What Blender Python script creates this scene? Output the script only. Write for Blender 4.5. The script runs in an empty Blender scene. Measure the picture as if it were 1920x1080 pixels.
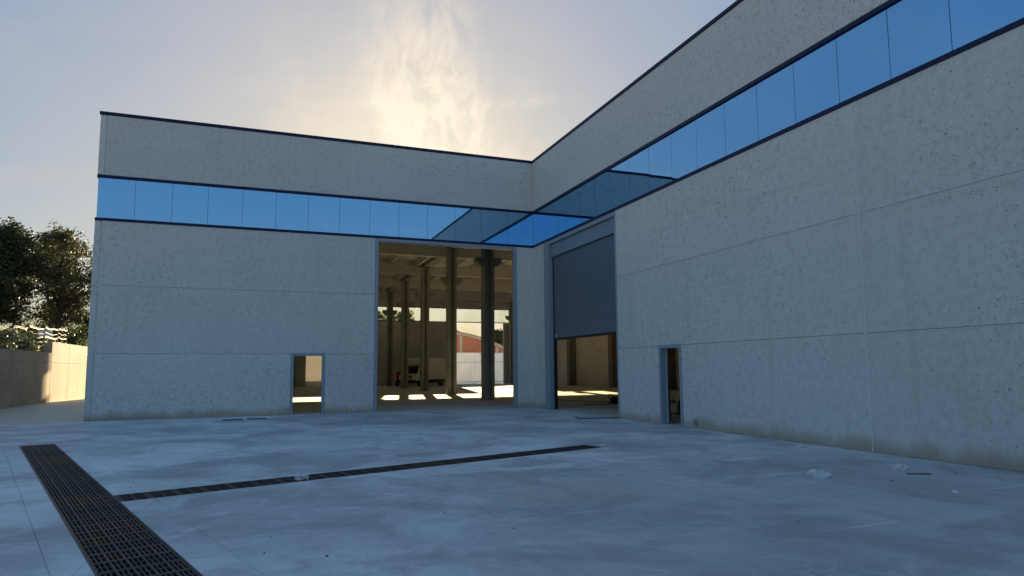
import bpy, bmesh, math, random
from math import sin, cos, pi, radians
from mathutils import Vector, Matrix, noise
random.seed(11)
C = bpy.context.scene.collection
sc = bpy.context.scene

# ------------------------------------------------------------------ camera
YAW, PITCH, ROLL, FPX = 0.36607, 0.10030, -0.00810, 1213.5
fw = Vector((sin(YAW)*cos(PITCH), cos(YAW)*cos(PITCH), sin(PITCH)))
r0 = Vector((cos(YAW), -sin(YAW), 0)); u0 = r0.cross(fw)
rt = cos(ROLL)*r0 + sin(ROLL)*u0; up = -sin(ROLL)*r0 + cos(ROLL)*u0
cam = bpy.data.cameras.new('camera'); cam_o = bpy.data.objects.new('camera', cam); C.objects.link(cam_o)
M = Matrix((rt, up, -fw)).transposed().to_4x4(); M.translation = Vector((-10.558, -24.992, 1.58))
cam_o.matrix_world = M
cam.sensor_width = 36; cam.lens = 36*FPX/1920; cam.shift_y = 30.0/1920
cam.clip_end = 3000; cam.clip_start = 0.1
sc.camera = cam_o

# ------------------------------------------------------------------ light
SUN_AZ, SUN_EL = radians(11.6), radians(13.7)
sc.view_settings.view_transform = 'Standard'; sc.view_settings.look = 'None'
sc.view_settings.exposure = 2.62; sc.view_settings.gamma = 1
sun = bpy.data.lights.new('sun', 'SUN'); sun.energy = 3.0; sun.angle = radians(0.55); sun.color = (1, .77, .45)
sun_o = bpy.data.objects.new('sun', sun); C.objects.link(sun_o)
sd = Vector((sin(SUN_AZ)*cos(SUN_EL), cos(SUN_AZ)*cos(SUN_EL), sin(SUN_EL)))
sun_o.rotation_euler = sd.to_track_quat('Z', 'Y').to_euler(); sun_o.location = sd*200

class NT:
    def __init__(s, nt): s.nt = nt
    def n(s, t, **kw):
        nd = s.nt.nodes.new(t)
        for k, v in kw.items(): setattr(nd, k, v)
        return nd
    def put(s, sock, v):
        if v is None: return
        if isinstance(v, bpy.types.NodeSocket): s.nt.links.new(v, sock)
        else:
            if sock.type in ('RGBA',) and not isinstance(v, (int, float)) and len(v) == 3: v = (*v, 1)
            sock.default_value = v
    def m(s, op, a, b=None, c=None, clamp=False):
        nd = s.n('ShaderNodeMath', operation=op, use_clamp=clamp)
        for i, v in enumerate((a, b, c)): s.put(nd.inputs[i], v)
        return nd.outputs[0]
    def ss(s, x, a, b):                      # smooth ramp 0..1 between a and b (a may be > b)
        nd = s.n('ShaderNodeMapRange', interpolation_type='SMOOTHSTEP')
        s.put(nd.inputs[0], x)
        if a < b: nd.inputs[1].default_value, nd.inputs[2].default_value, nd.inputs[3].default_value, nd.inputs[4].default_value = a, b, 0, 1
        else: nd.inputs[1].default_value, nd.inputs[2].default_value, nd.inputs[3].default_value, nd.inputs[4].default_value = b, a, 1, 0
        return nd.outputs[0]
    def mix(s, f, a, b, bt='MIX'):
        nd = s.n('ShaderNodeMix', data_type='RGBA', blend_type=bt)
        s.put(nd.inputs[0], f); s.put(nd.inputs[6], a); s.put(nd.inputs[7], b)
        return nd.outputs[2]
    def noise(s, vec, scale, detail=4, rough=.55, dist=0):
        nd = s.n('ShaderNodeTexNoise'); s.put(nd.inputs['Vector'], vec)
        nd.inputs['Scale'].default_value = scale; nd.inputs['Detail'].default_value = detail
        nd.inputs['Roughness'].default_value = rough; nd.inputs['Distortion'].default_value = dist
        return nd.outputs[0]
    def mapv(s, vec, scale=(1, 1, 1), rot=(0, 0, 0), loc=(0, 0, 0)):
        nd = s.n('ShaderNodeMapping'); s.put(nd.inputs[0], vec)
        nd.inputs['Scale'].default_value = scale; nd.inputs['Rotation'].default_value = rot; nd.inputs['Location'].default_value = loc
        return nd.outputs[0]
    def comb(s, x, y, z):
        nd = s.n('ShaderNodeCombineXYZ')
        for i, v in enumerate((x, y, z)): s.put(nd.inputs[i], v)
        return nd.outputs[0]
    def sep(s, v):
        nd = s.n('ShaderNodeSeparateXYZ'); s.put(nd.inputs[0], v); return nd.outputs

w = bpy.data.worlds.new('World'); sc.world = w; w.use_nodes = True
q = NT(w.node_tree); bg = w.node_tree.nodes['Background']
sky = q.n('ShaderNodeTexSky', sky_type='NISHITA', sun_disc=False)
sky.sun_elevation = SUN_EL; sky.sun_rotation = SUN_AZ; sky.air_density = 1.0; sky.dust_density = 1.0; sky.ozone_density = 1.8
gm = q.n('ShaderNodeGamma'); q.put(gm.inputs[0], sky.outputs[0]); gm.inputs[1].default_value = 0.15
hs = q.n('ShaderNodeHueSaturation'); q.put(hs.inputs['Color'], gm.outputs[0]); hs.inputs['Saturation'].default_value = 5.0; hs.inputs['Value'].default_value = 1.40; hs.inputs['Hue'].default_value = .512
dirv = q.n('ShaderNodeTexCoord').outputs['Generated']
dx, dy, dz = q.sep(dirv)
az = q.m('MULTIPLY', q.m('ARCTAN2', dx, dy), 57.2958)
el = q.m('MULTIPLY', q.m('ARCSINE', dz), 57.2958)
pv = q.comb(q.m('MULTIPLY', az, .10), q.m('MULTIPLY', el, .085), 0.0)
warp = q.n('ShaderNodeTexNoise'); q.put(warp.inputs['Vector'], pv); warp.inputs['Scale'].default_value = 1.1; warp.inputs['Detail'].default_value = 5
wsc = q.n('ShaderNodeVectorMath', operation='SCALE'); q.put(wsc.inputs[0], warp.outputs['Color']); wsc.inputs['Scale'].default_value = 1.1
wad = q.n('ShaderNodeVectorMath', operation='ADD'); q.put(wad.inputs[0], pv); q.put(wad.inputs[1], wsc.outputs[0]); pw_ = wad.outputs[0]
n1 = q.noise(q.mapv(pw_, (1, .8, 1), (0, 0, radians(-24))), 1.6, 9, .62, .2)
n2 = q.noise(q.mapv(pw_, (2.0, .9, 1), (0, 0, radians(-32))), 2.6, 9, .66, .3)
azw = q.m('ADD', az, q.m('MULTIPLY', q.m('SUBTRACT', n1, .5), 5.0)); azw = q.m('SUBTRACT', azw, .9)
edge = q.m('ADD', azw, q.m('MULTIPLY', q.m('SUBTRACT', el, 25), .08))
plume = q.m('MULTIPLY', q.ss(edge, 18.6, 15.6), q.ss(q.m('ADD', azw, q.m('MULTIPLY', el, .16)), 8.0, 18.5))
plume = q.m('MULTIPLY', plume, q.m('MULTIPLY', q.ss(el, 60, 26), q.ss(q.m('ADD', q.m('MULTIPLY', n1, .55), q.m('MULTIPLY', n2, .65)), .44, .76)))
veil = q.m('MULTIPLY', q.m('MULTIPLY', q.ss(azw, -16, 9), q.ss(azw, 60, 14)), q.m('MULTIPLY', q.ss(el, 48, 14), q.ss(n1, .38, .75)))
# thin wisps right of the plume and low on the left
dl = q.m('SUBTRACT', el, q.m('ADD', q.m('MULTIPLY', az, .06), q.m('ADD', 21.65, q.m('MULTIPLY', q.m('SUBTRACT', n2, .5), 1.6))))
wisp = q.m('MULTIPLY', q.m('EXPONENT', q.m('MULTIPLY', q.m('MULTIPLY', dl, dl), -5.0)), q.m('MULTIPLY', q.ss(az, 17, 21), q.ss(az, 31, 22)))
wisp = q.m('MULTIPLY', wisp, q.ss(n2, .36, .62))
dl2 = q.m('SUBTRACT', el, q.m('ADD', q.m('MULTIPLY', az, .22), q.m('ADD', 17.4, q.m('MULTIPLY', q.m('SUBTRACT', n1, .5), 2.0))))
wisp2 = q.m('MULTIPLY', q.m('EXPONENT', q.m('MULTIPLY', q.m('MULTIPLY', dl2, dl2), -1.6)), q.ss(az, -8, -13))
# sunward glow makes clouds near the sun warmer and brighter
dotn = q.n('ShaderNodeVectorMath', operation='DOT_PRODUCT'); q.put(dotn.inputs[0], dirv); dotn.inputs[1].default_value = sd
near = q.ss(dotn.outputs['Value'], .935, .999)
ccol = q.mix(near, (1.95, 1.83, 1.78), (3.6, 3.15, 2.5))
c3 = q.noise(q.mapv(dirv, (2.2, 2.2, 7.0), (.3, .2, .4)), 1.3, 8, .62, 1.0)
thin = q.m('MULTIPLY', q.ss(c3, .46, .74), .14)                       # thin cirrus all over the sky
cov = q.m('ADD', q.m('ADD', thin, q.m('MULTIPLY', plume, .95)), q.m('ADD', q.m('MULTIPLY', veil, .24), q.m('ADD', q.m('ADD', q.m('MULTIPLY', wisp, .40), q.m('MULTIPLY', q.m('POWER', near, 3.2), .62)), q.m('MULTIPLY', wisp2, .30))), clamp=True)
skyc = q.mix(cov, hs.outputs[0], ccol)
q.put(bg.inputs[0], skyc); bg.inputs[1].default_value = 0.05

# ------------------------------------------------------------------ materials
def mat(name):
    m = bpy.data.materials.new(name); m.use_nodes = True
    t = NT(m.node_tree); b = m.node_tree.nodes['Principled BSDF']
    return m, t, b
def pos(t): return t.n('ShaderNodeNewGeometry').outputs['Position']
def objc(t): return t.n('ShaderNodeTexCoord').outputs['Object']
def rnd(t): return t.n('ShaderNodeObjectInfo').outputs['Random']
def bump(t, b, h, strength=.3, dist=.01):
    n = t.n('ShaderNodeBump'); n.inputs['Strength'].default_value = strength; n.inputs['Distance'].default_value = dist
    t.put(n.inputs['Height'], h); t.put(b.inputs['Normal'], n.outputs[0])
def simple(name, col, rough=.5, metal=0, vary=.12, scale=6, spec=.5):
    m, t, b = mat(name); p = objc(t)
    n = t.noise(p, scale, 5)
    k = t.m('ADD', 1-vary, t.m('MULTIPLY', n, 2*vary))
    t.put(b.inputs['Base Color'], t.mix(1.0, col, t.comb(k, k, k), 'MULTIPLY'))
    t.put(b.inputs['Roughness'], t.m('ADD', rough-.08, t.m('MULTIPLY', n, .16))); b.inputs['Metallic'].default_value = metal
    b.inputs['Specular IOR Level'].default_value = spec
    return m

def facade():
    m, t, b = mat('washed_aggregate_concrete'); p = pos(t)
    n1 = t.noise(p, .55, 5, .6, .5); n2 = t.noise(p, 7, 6, .65); n3 = t.noise(p, 38, 3, .6)
    col = t.mix(n1, (.62, .605, .575), (.74, .725, .69))
    col = t.mix(t.m('MULTIPLY', t.ss(n2, .35, .8), .55), col, (.46, .455, .44))
    col = t.mix(t.m('MULTIPLY', t.ss(n3, .5, .72), .35), col, (.70, .67, .62))
    r = rnd(t); k = t.m('ADD', .93, t.m('MULTIPLY', r, .13))          # each cast panel a slightly different grey
    col = t.mix(1.0, col, t.comb(k, k, k), 'MULTIPLY')
    hgt = n3
    patch = t.ss(t.noise(p, .35, 3, .5, .6), .38, .62)
    for sca, lo, hi, thr, amt in ((5.5, .12, .08, .55, .95), (10, .19, .11, .42, .8), (22, .34, .16, .30, .55), (5, .42, .10, .2, .16)):
        v = t.n('ShaderNodeTexVoronoi'); t.put(v.inputs['Vector'], p); v.inputs['Scale'].default_value = sca
        wv = t.m('ADD', v.outputs['Distance'], t.m('MULTIPLY', t.m('SUBTRACT', n3, .5), .16))
        dot = t.ss(wv, lo, hi)
        cr = t.sep(v.outputs['Color'])[0]
        dot = t.m('MULTIPLY', dot, t.m('GREATER_THAN', cr, thr))
        dot = t.m('MULTIPLY', dot, t.m('MULTIPLY', t.m('ADD', .45, t.m('MULTIPLY', r, .75)), t.m('ADD', .4, t.m('MULTIPLY', patch, .6))))
        col = t.mix(t.m('MULTIPLY', dot, amt), col, (.115, .115, .12))
        hgt = t.m('SUBTRACT', hgt, t.m('MULTIPLY', dot, .9))
    z = t.sep(p)[2]                                                   # splash dirt along the foot of the wall
    zz = t.m('ADD', z, t.m('MULTIPLY', t.m('SUBTRACT', t.noise(t.mapv(p, (1, 1, .3)), 1.3, 5, .6), .5), .55))
    col = t.mix(t.m('MULTIPLY', t.ss(zz, .36, .03), .72), col, (.36, .265, .18))
    pour = t.noise(t.mapv(p, (.10, .10, 5.0)), 1.0, 4, .6)
    col = t.mix(t.m('MULTIPLY', t.ss(pour, .58, .74), .20), col, (.40, .385, .36))
    vd = t.n('ShaderNodeVectorMath', operation='DISTANCE'); t.put(vd.inputs[0], p); vd.inputs[1].default_value = (0, -10.75, .15)
    smd = t.m('ADD', vd.outputs['Value'], t.m('MULTIPLY', t.m('SUBTRACT', n2, .5), .22))
    col = t.mix(t.m('MULTIPLY', t.ss(smd, .15, .06), .6), col, (.12, .11, .10))            # one scuff mark by the small doorway
    run = t.noise(t.mapv(p, (1.6, 1.6, .07)), 1.6, 5, .6)             # rain streaks
    col = t.mix(t.m('MULTIPLY', t.ss(run, .56, .78), .22), col, (.33, .31, .28))
    t.put(b.inputs['Base Color'], col); b.inputs['Roughness'].default_value = .85
    bump(t, b, hgt, .45, .008); return m
def pavement_mat():
    m, t, b = mat('trowelled_concrete'); p = pos(t)
    n4 = t.noise(p, 30, 4, .6); w1 = t.noise(p, .20, 5, .6, .8); w2 = t.noise(p, .50, 8, .60, .5); w3 = t.noise(t.mapv(p, loc=(31, 7, 0)), .95, 8, .62, .7)
    w4 = t.noise(t.mapv(p, (1, 1.6, 1), (0, 0, .5), (5, 40, 0)), 2.4, 7, .64, .6)
    col = t.mix(t.ss(w1, .34, .66), (.42, .42, .425), (.62, .615, .61))
    col = t.mix(t.m('MULTIPLY', t.ss(w2, .49, .61), .62), col, (.26, .265, .28))         # damp darker patches
    col = t.mix(t.m('MULTIPLY', t.ss(w2, .48, .35), .42), col, (.77, .77, .76))          # pale trowelled patches
    col = t.mix(t.m('MULTIPLY', t.ss(w3, .52, .65), .46), col, (.27, .275, .285))
    col = t.mix(t.m('MULTIPLY', t.ss(w3, .44, .33), .34), col, (.78, .78, .77))
    col = t.mix(t.m('MULTIPLY', t.ss(w4, .50, .70), .42), col, (.31, .31, .32))
    rim = t.m('MULTIPLY', t.ss(t.m('ABSOLUTE', t.m('SUBTRACT', w2, .495)), .012, .002), t.ss(w3, .40, .60))
    col = t.mix(t.m('MULTIPLY', rim, .28), col, (.80, .79, .78))                          # dried puddle edges
    px_, py_, _z = t.sep(p)
    dd = t.m('ADD', t.m('POWER', t.m('DIVIDE', t.m('ADD', px_, 3.0), 6.0), 2.0), t.m('POWER', t.m('DIVIDE', t.m('ADD', py_, 19.0), 4.2), 2.0))
    dd = t.m('ADD', dd, t.m('MULTIPLY', t.m('SUBTRACT', t.noise(p, .5, 6, .6), .5), 2.2))
    col = t.mix(t.m('MULTIPLY', t.ss(dd, 1.3, .2), .48), col, (.26, .262, .27))           # the large damp stain on the right of the yard
    rightm = t.ss(px_, -10, -3)
    for sc_, ro, lo in (((.10, 5.0, 1), .28, .60), ((.12, 4.2, 1), -.62, .61), ((.16, 6.5, 1), 1.1, .63)):
        st = t.noise(t.mapv(p, sc_, (0, 0, ro)), 1.0, 4, .55, .08)
        msk = t.m('MULTIPLY', t.ss(t.noise(t.mapv(p, loc=(ro*40, 3, 0)), .45, 4, .6), .46, .60), t.m('ADD', .35, t.m('MULTIPLY', rightm, .65)))
        col = t.mix(t.m('MULTIPLY', t.m('MULTIPLY', t.ss(st, lo, lo+.06), msk), .62), col, (.76, .75, .73))   # scuffs and tyre drag marks
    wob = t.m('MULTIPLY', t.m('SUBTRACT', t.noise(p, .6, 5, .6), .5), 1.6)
    tan_strip = t.m('MULTIPLY', t.ss(t.m('ADD', px_, wob), -15.0, -16.6), t.ss(t.m('ADD', py_, t.m('MULTIPLY', wob, .25)), -.9, -.3))
    col = t.mix(t.m('MULTIPLY', tan_strip, .8), col, (.52, .43, .33))                           # tan strip beside the end wall
    rust = t.ss(t.noise(p, .16, 4, .6, .5), .56, .70)
    col = t.mix(t.m('MULTIPLY', rust, .38), col, (.38, .33, .26))
    k = t.m('ADD', 1.02, t.m('MULTIPLY', n4, .2)); col = t.mix(1.0, col, t.comb(k, k, k), 'MULTIPLY')
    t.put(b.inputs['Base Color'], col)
    t.put(b.inputs['Roughness'], t.m('SUBTRACT', .78, t.m('MULTIPLY', t.ss(w2, .4, .7), .22)))
    bump(t, b, t.m('ADD', n4, t.m('MULTIPLY', w2, 2)), .15, .004); return m
def concrete(name, c1, c2, sc_=1.0, tint=None):
    m, t, b = mat(name); p = pos(t)
    n1 = t.noise(p, .5*sc_, 6, .6, .7); n2 = t.noise(p, 9*sc_, 5, .6); st = t.noise(t.mapv(p, (1.5, 1.5, .12)), 1.2, 5, .6)
    col = t.mix(t.ss(n1, .3, .7), c1, c2)
    k = t.m('ADD', .86, t.m('MULTIPLY', n2, .28)); col = t.mix(1.0, col, t.comb(k, k, k), 'MULTIPLY')
    col = t.mix(t.m('MULTIPLY', t.ss(st, .55, .75), .3), col, tuple(x*.6 for x in c1))
    t.put(b.inputs['Base Color'], col); b.inputs['Roughness'].default_value = .8
    bump(t, b, n2, .2, .005); return m
def retaining():
    m, t, b = mat('board_marked_concrete'); p = pos(t)
    n1 = t.noise(p, .6, 6, .6, .6); n2 = t.noise(p, 9, 5, .65); st = t.noise(t.mapv(p, (1, 2.2, .1)), 1.4, 6, .65)
    bd = t.noise(t.mapv(p, (1, .01, 4.5)), 2.0, 2, .5)
    col = t.mix(t.ss(n1, .3, .7), (.37, .305, .225), (.47, .395, .30))
    k = t.m('ADD', .82, t.m('MULTIPLY', n2, .36)); col = t.mix(1.0, col, t.comb(k, k, k), 'MULTIPLY')
    col = t.mix(t.m('MULTIPLY', t.ss(st, .5, .75), .5), col, (.20, .17, .14))
    col = t.mix(t.m('MULTIPLY', t.ss(bd, .5, .7), .16), col, (.25, .22, .18))
    t.put(b.inputs['Base Color'], col); b.inputs['Roughness'].default_value = .85; bump(t, b, n2, .35, .006); return m
def mirror_glass():
    m = bpy.data.materials.new('blue_mirror_glass'); m.use_nodes = True; t = NT(m.node_tree); m.node_tree.nodes.remove(m.node_tree.nodes['Principled BSDF'])
    out = m.node_tree.nodes['Material Output']; p = pos(t)
    gl = t.n('ShaderNodeBsdfGlossy'); t.put(gl.inputs['Color'], (.36, .68, 1.0)); gl.inputs['Roughness'].default_value = .005
    tr = t.n('ShaderNodeBsdfTransparent'); t.put(tr.inputs['Color'], (.40, .62, .70))
    fr = t.n('ShaderNodeFresnel'); fr.inputs['IOR'].default_value = 1.5
    fac = t.m('ADD', .70, t.m('MULTIPLY', fr.outputs[0], .3), clamp=True)
    bn = t.n('ShaderNodeBump'); bn.inputs['Strength'].default_value = .02; bn.inputs['Distance'].default_value = .02
    t.put(bn.inputs['Height'], t.noise(p, .8, 2)); t.put(gl.inputs['Normal'], bn.outputs[0])
    mx = t.n('ShaderNodeMixShader'); t.put(mx.inputs[0], fac); t.put(mx.inputs[1], tr.outputs[0]); t.put(mx.inputs[2], gl.outputs[0])
    t.put(out.inputs[0], mx.outputs[0]); return m
def clear_glass(name, tint, refl=.08):
    m = bpy.data.materials.new(name); m.use_nodes = True; t = NT(m.node_tree); m.node_tree.nodes.remove(m.node_tree.nodes['Principled BSDF'])
    out = m.node_tree.nodes['Material Output']
    gl = t.n('ShaderNodeBsdfGlossy'); t.put(gl.inputs['Color'], (.8, .9, 1)); gl.inputs['Roughness'].default_value = .01
    tr = t.n('ShaderNodeBsdfTransparent'); t.put(tr.inputs['Color'], tint)
    mx = t.n('ShaderNodeMixShader'); mx.inputs[0].default_value = refl; t.put(mx.inputs[1], tr.outputs[0]); t.put(mx.inputs[2], gl.outputs[0])
    t.put(out.inputs[0], mx.outputs[0]); return m
def grate_mat(name, c1, c2, rust):
    m, t, b = mat(name); p = pos(t); n = t.noise(p, 5, 6, .65); n2 = t.noise(p, 1.2, 4, .6, .6); r = rnd(t)
    col = t.mix(n, c1, c2)
    f = t.ss(t.m('ADD', t.m('MULTIPLY', n2, .8), t.m('MULTIPLY', r, .45)), .52, .82)
    col = t.mix(t.m('MULTIPLY', f, .8), col, rust)
    t.put(b.inputs['Base Color'], col); b.inputs['Roughness'].default_value = .6; b.inputs['Metallic'].default_value = .25; bump(t, b, n, .3, .003); return m
def leaf_mat(name, c1, c2):
    m, t, b = mat(name); p = pos(t); n = t.noise(p, .7, 4, .6); n2 = t.noise(p, 9, 2)
    col = t.mix(n, c1, c2); col = t.mix(t.m('MULTIPLY', n2, .5), col, tuple(x*1.5 for x in c2))
    t.put(b.inputs['Base Color'], col); b.inputs['Roughness'].default_value = .6
    tl = t.n('ShaderNodeBsdfTranslucent'); t.put(tl.inputs['Color'], tuple(x*1.6 for x in c2))
    mx = t.n('ShaderNodeMixShader'); mx.inputs[0].default_value = .45 if 'pale' in name else .15; t.put(mx.inputs[1], b.outputs[0]); t.put(mx.inputs[2], tl.outputs[0])
    t.put(m.node_tree.nodes['Material Output'].inputs[0], mx.outputs[0]); return m
def brick_mat():
    m, t, b = mat('red_brickwork'); p = pos(t); x, y, z = t.sep(p)
    br = t.n('ShaderNodeTexBrick'); t.put(br.inputs['Vector'], t.comb(x, z, 0.0)); br.inputs['Scale'].default_value = 1
    br.inputs['Brick Width'].default_value = .27; br.inputs['Row Height'].default_value = .085; br.inputs['Mortar Size'].default_value = .008
    br.inputs['Color1'].default_value = (.52, .17, .075, 1); br.inputs['Color2'].default_value = (.42, .125, .06, 1); br.inputs['Mortar'].default_value = (.38, .27, .2, 1)
    n = t.noise(p, 1.4, 5, .6); col = t.mix(t.m('MULTIPLY', t.ss(n, .5, .8), .45), br.outputs[0], (.45, .22, .13))
    t.put(b.inputs['Base Color'], col); b.inputs['Roughness'].default_value = .9; return m
def plastic_film():
    m, t, b = mat('crumpled_plastic_film'); b.inputs['Base Color'].default_value = (.62, .66, .70, 1); b.inputs['Roughness'].default_value = .25
    tr = t.n('ShaderNodeBsdfTransparent'); mx = t.n('ShaderNodeMixShader'); mx.inputs[0].default_value = .5
    n = t.noise(objc(t), 14, 4); t.put(mx.inputs[0], t.ss(n, .0, .55)); t.put(mx.inputs[1], tr.outputs[0]); t.put(mx.inputs[2], b.outputs[0])
    t.put(m.node_tree.nodes['Material Output'].inputs[0], mx.outputs[0]); return m

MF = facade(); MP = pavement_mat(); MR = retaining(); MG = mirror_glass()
MCG = clear_glass('clear_window_glass', (.93, .97, .92)); MTG = clear_glass('vehicle_glass', (.05, .06, .06), .12)
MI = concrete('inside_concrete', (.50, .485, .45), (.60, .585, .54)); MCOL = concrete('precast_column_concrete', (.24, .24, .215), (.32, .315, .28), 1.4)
MFL = concrete('hall_floor_concrete', (.50, .49, .46), (.60, .585, .55), .7)
MROOF = concrete('roof_concrete', (.46, .45, .42), (.55, .54, .50)); MSEAL = simple('pale_sealant', (.78, .77, .74), .7, 0, .05); MCOLSHADE = concrete('shaded_column_concrete', (.13, .12, .10), (.19, .175, .15), 1.4)  # last one: column concrete darkened, shade on the wall columns put into its colour
MNAVY = simple('navy_trim_metal', (.008, .014, .060), .5, 0, .1, 6, .25); MFRAME = simple('blue_grey_steel_paint', (.29, .35, .42), .45, 0, .06)
MDOOR = simple('slate_door_panel', (.13, .165, .215), .38, 0, .08, 2); MDOORF = simple('slate_fascia_panel', (.22, .28, .35), .4, 0, .08, 2)
MBLK = simple('black_rubber', (.012, .012, .013), .6); MDRK = simple('dark_steel', (.05, .05, .055), .45, .5)
MTR = simple('drain_trough_concrete', (.05, .045, .04), .9); MVOID = simple('dull_black_slot', (.006, .006, .007), .95, 0, .1, 6, .02); MWD = grate_mat('cast_iron_grate', (.032, .031, .034), (.062, .060, .062), (.10, .062, .034)); MND = grate_mat('rusty_iron_grate', (.020, .016, .017), (.045, .034, .032), (.075, .036, .024))
MTRUCK = simple('white_vehicle_paint', (.72, .70, .66), .3, 0, .04); MRED = simple('red_panel_paint', (.45, .04, .03), .4); MLAMP = simple('lamp_plastic', (.8, .8, .78), .15)
MWW = concrete('white_painted_wall', (.70, .70, .69), (.82, .82, .81)); MBR = brick_mat(); MCORN = concrete('grey_cornice', (.42, .38, .32), (.5, .46, .4))
MBARK = simple('dark_bark', (.045, .034, .024), .9, 0, .35, 12); MLF = leaf_mat('dark_leaves', (.022, .034, .012), (.050, .065, .020)); MLF3 = leaf_mat('pale_leaves', (.10, .11, .06), (.16, .165, .10)); MLF2 = leaf_mat('olive_leaves', (.040, .046, .016), (.085, .085, .030))  # MLF3: glare at the far windows put into a lighter leaf colour
MEARTH = concrete('bare_earth', (.20, .14, .09), (.30, .22, .15)); MGAL = simple('galvanised_steel', (.30, .25, .185), .5, .2, .15); MDUN = concrete('asphalt_yard', (.16, .16, .16), (.22, .22, .215))
MFILM = plastic_film(); 
def translucent_sheet(name, col, k):
    m, t, b = mat(name); t.put(b.inputs['Base Color'], col); b.inputs['Roughness'].default_value = .5
    tl = t.n('ShaderNodeBsdfTranslucent'); t.put(tl.inputs['Color'], col); mx = t.n('ShaderNodeMixShader'); mx.inputs[0].default_value = k
    t.put(mx.inputs[1], b.outputs[0]); t.put(mx.inputs[2], tl.outputs[0]); t.put(m.node_tree.nodes['Material Output'].inputs[0], mx.outputs[0]); return m
MCREAM = translucent_sheet('translucent_cream_sheet', (.76, .75, .71), .27)
MWOOD = simple('grey_wood', (.20, .15, .11), .8)

# ------------------------------------------------------------------ mesh helpers
class MB:
    def __init__(s): s.v = []; s.f = []
    def box(s, x0, x1, y0, y1, z0, z1, mtx=None):
        i = len(s.v)
        for z in (z0, z1):
            for x, y in ((x0, y0), (x1, y0), (x1, y1), (x0, y1)):
                p = Vector((x, y, z)); s.v.append(mtx @ p if mtx else p)
        s.f += [(i, i+3, i+2, i+1), (i+4, i+5, i+6, i+7), (i, i+1, i+5, i+4), (i+1, i+2, i+6, i+5), (i+2, i+3, i+7, i+6), (i+3, i, i+4, i+7)]
        return s
    def prism(s, pts, fn0, fn1):                     # closed outline pts (u,v) mapped by fn0 / fn1 to two parallel faces
        i = len(s.v); n = len(pts)
        s.v += [Vector(fn0(*p)) for p in pts] + [Vector(fn1(*p)) for p in pts]
        s.f.append(tuple(range(i, i+n))); s.f.append(tuple(range(i+2*n-1, i+n-1, -1)))
        for k in range(n): s.f.append((i+k, i+(k+1) % n, i+n+(k+1) % n, i+n+k))
        return s
    def tube(s, pts, rads, seg=6, caps=True):
        pts = [Vector(p) for p in pts]
        if not hasattr(rads, '__len__'): rads = [rads]*len(pts)
        i = len(s.v); prev = None
        for k, p in enumerate(pts):
            d = (pts[min(k+1, len(pts)-1)]-pts[max(k-1, 0)]).normalized()
            a = d.orthogonal().normalized() if prev is None else (prev - d*prev.dot(d)).normalized()
            prev = a; b = d.cross(a)
            for j in range(seg): s.v.append(p + (a*cos(2*pi*j/seg)+b*sin(2*pi*j/seg))*rads[k])
        for k in range(len(pts)-1):
            for j in range(seg):
                s.f.append((i+k*seg+j, i+k*seg+(j+1) % seg, i+(k+1)*seg+(j+1) % seg, i+(k+1)*seg+j))
        if caps:
            s.f.append(tuple(i+j for j in range(seg))[::-1]); e = i+(len(pts)-1)*seg; s.f.append(tuple(e+j for j in range(seg)))
        return s
    def build(s, name, m, parent=None, bevel=0, seg=1, smooth=False, fix=True):
        me = bpy.data.meshes.new(name); me.from_pydata([tuple(x) for x in s.v], [], s.f)
        if fix or bevel:
            bm = bmesh.new(); bm.from_mesh(me)
            if fix: bmesh.ops.recalc_face_normals(bm, faces=bm.faces)
            if bevel: bmesh.ops.bevel(bm, geom=list(bm.edges), offset=bevel, segments=seg, affect='EDGES', profile=.5, clamp_overlap=True)
            bm.to_mesh(me); bm.free()
        if smooth:
            for p in me.polygons: p.use_smooth = True
        me.materials.append(m)
        return link(name, me, parent)
def link(name, me, parent=None):
    o = bpy.data.objects.new(name, me); C.objects.link(o)
    if parent: o.parent = parent
    return o
def tag(o, label=None, cat=None, group=None, kind=None):
    if label: o['label'] = label
    if cat: o['category'] = cat
    if group: o['group'] = group
    if kind: o['kind'] = kind
    return o
def empty(name, loc=(0, 0, 0), rz=0, **kw):
    o = bpy.data.objects.new(name, None); C.objects.link(o); o.location = loc; o.rotation_euler = (0, 0, rz); o.empty_display_size = .2
    tag(o, **kw); return o
def copy_tree(o, parent=None):
    c = o.copy(); C.objects.link(c)
    if parent: c.parent = parent
    for ch in list(o.children): copy_tree(ch, c)
    return c

# ------------------------------------------------------------------ setting: ground, pavement, floor, bank
GZ = (-60.0, 45.0, -70.0, 70.0)                      # pavement zone
g = MB(); R = 1500.0; x0, x1, y0, y1 = GZ
o_ = [(-R, -R), (R, -R), (R, R), (-R, R)]; i_ = [(x0, y0), (x1, y0), (x1, y1), (x0, y1)]
g.v = [Vector((a, b, -.02)) for a, b in o_+i_] + [Vector((a, b, -.5)) for a, b in i_]
g.f = [(k, (k+1) % 4, 4+(k+1) % 4, 4+k) for k in range(4)] + [(4+k, 4+(k+1) % 4, 8+(k+1) % 4, 8+k) for k in range(4)] + [(8, 9, 10, 11)]
tag(g.build('ground', MDUN, fix=False), kind='structure')

WD = Vector((.318, -.948)).normalized(); WN = Vector((-WD.y, WD.x))          # along / across the wide drain
if WN.x < 0: WN = -WN
W0, W1, WS, WE = -17.15, -16.50, 2.43, 15.6                                  # across (n) and along (d) limits of the wide drain
ND = Vector((.957, .289)).normalized(); NN = Vector((-ND.y, ND.x))
N0, N1, NE = -11.50, -10.95, -7.75                                           # narrow drain: across limits, end along ND
def wp(n, d): return WN*n + WD*d
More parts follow.
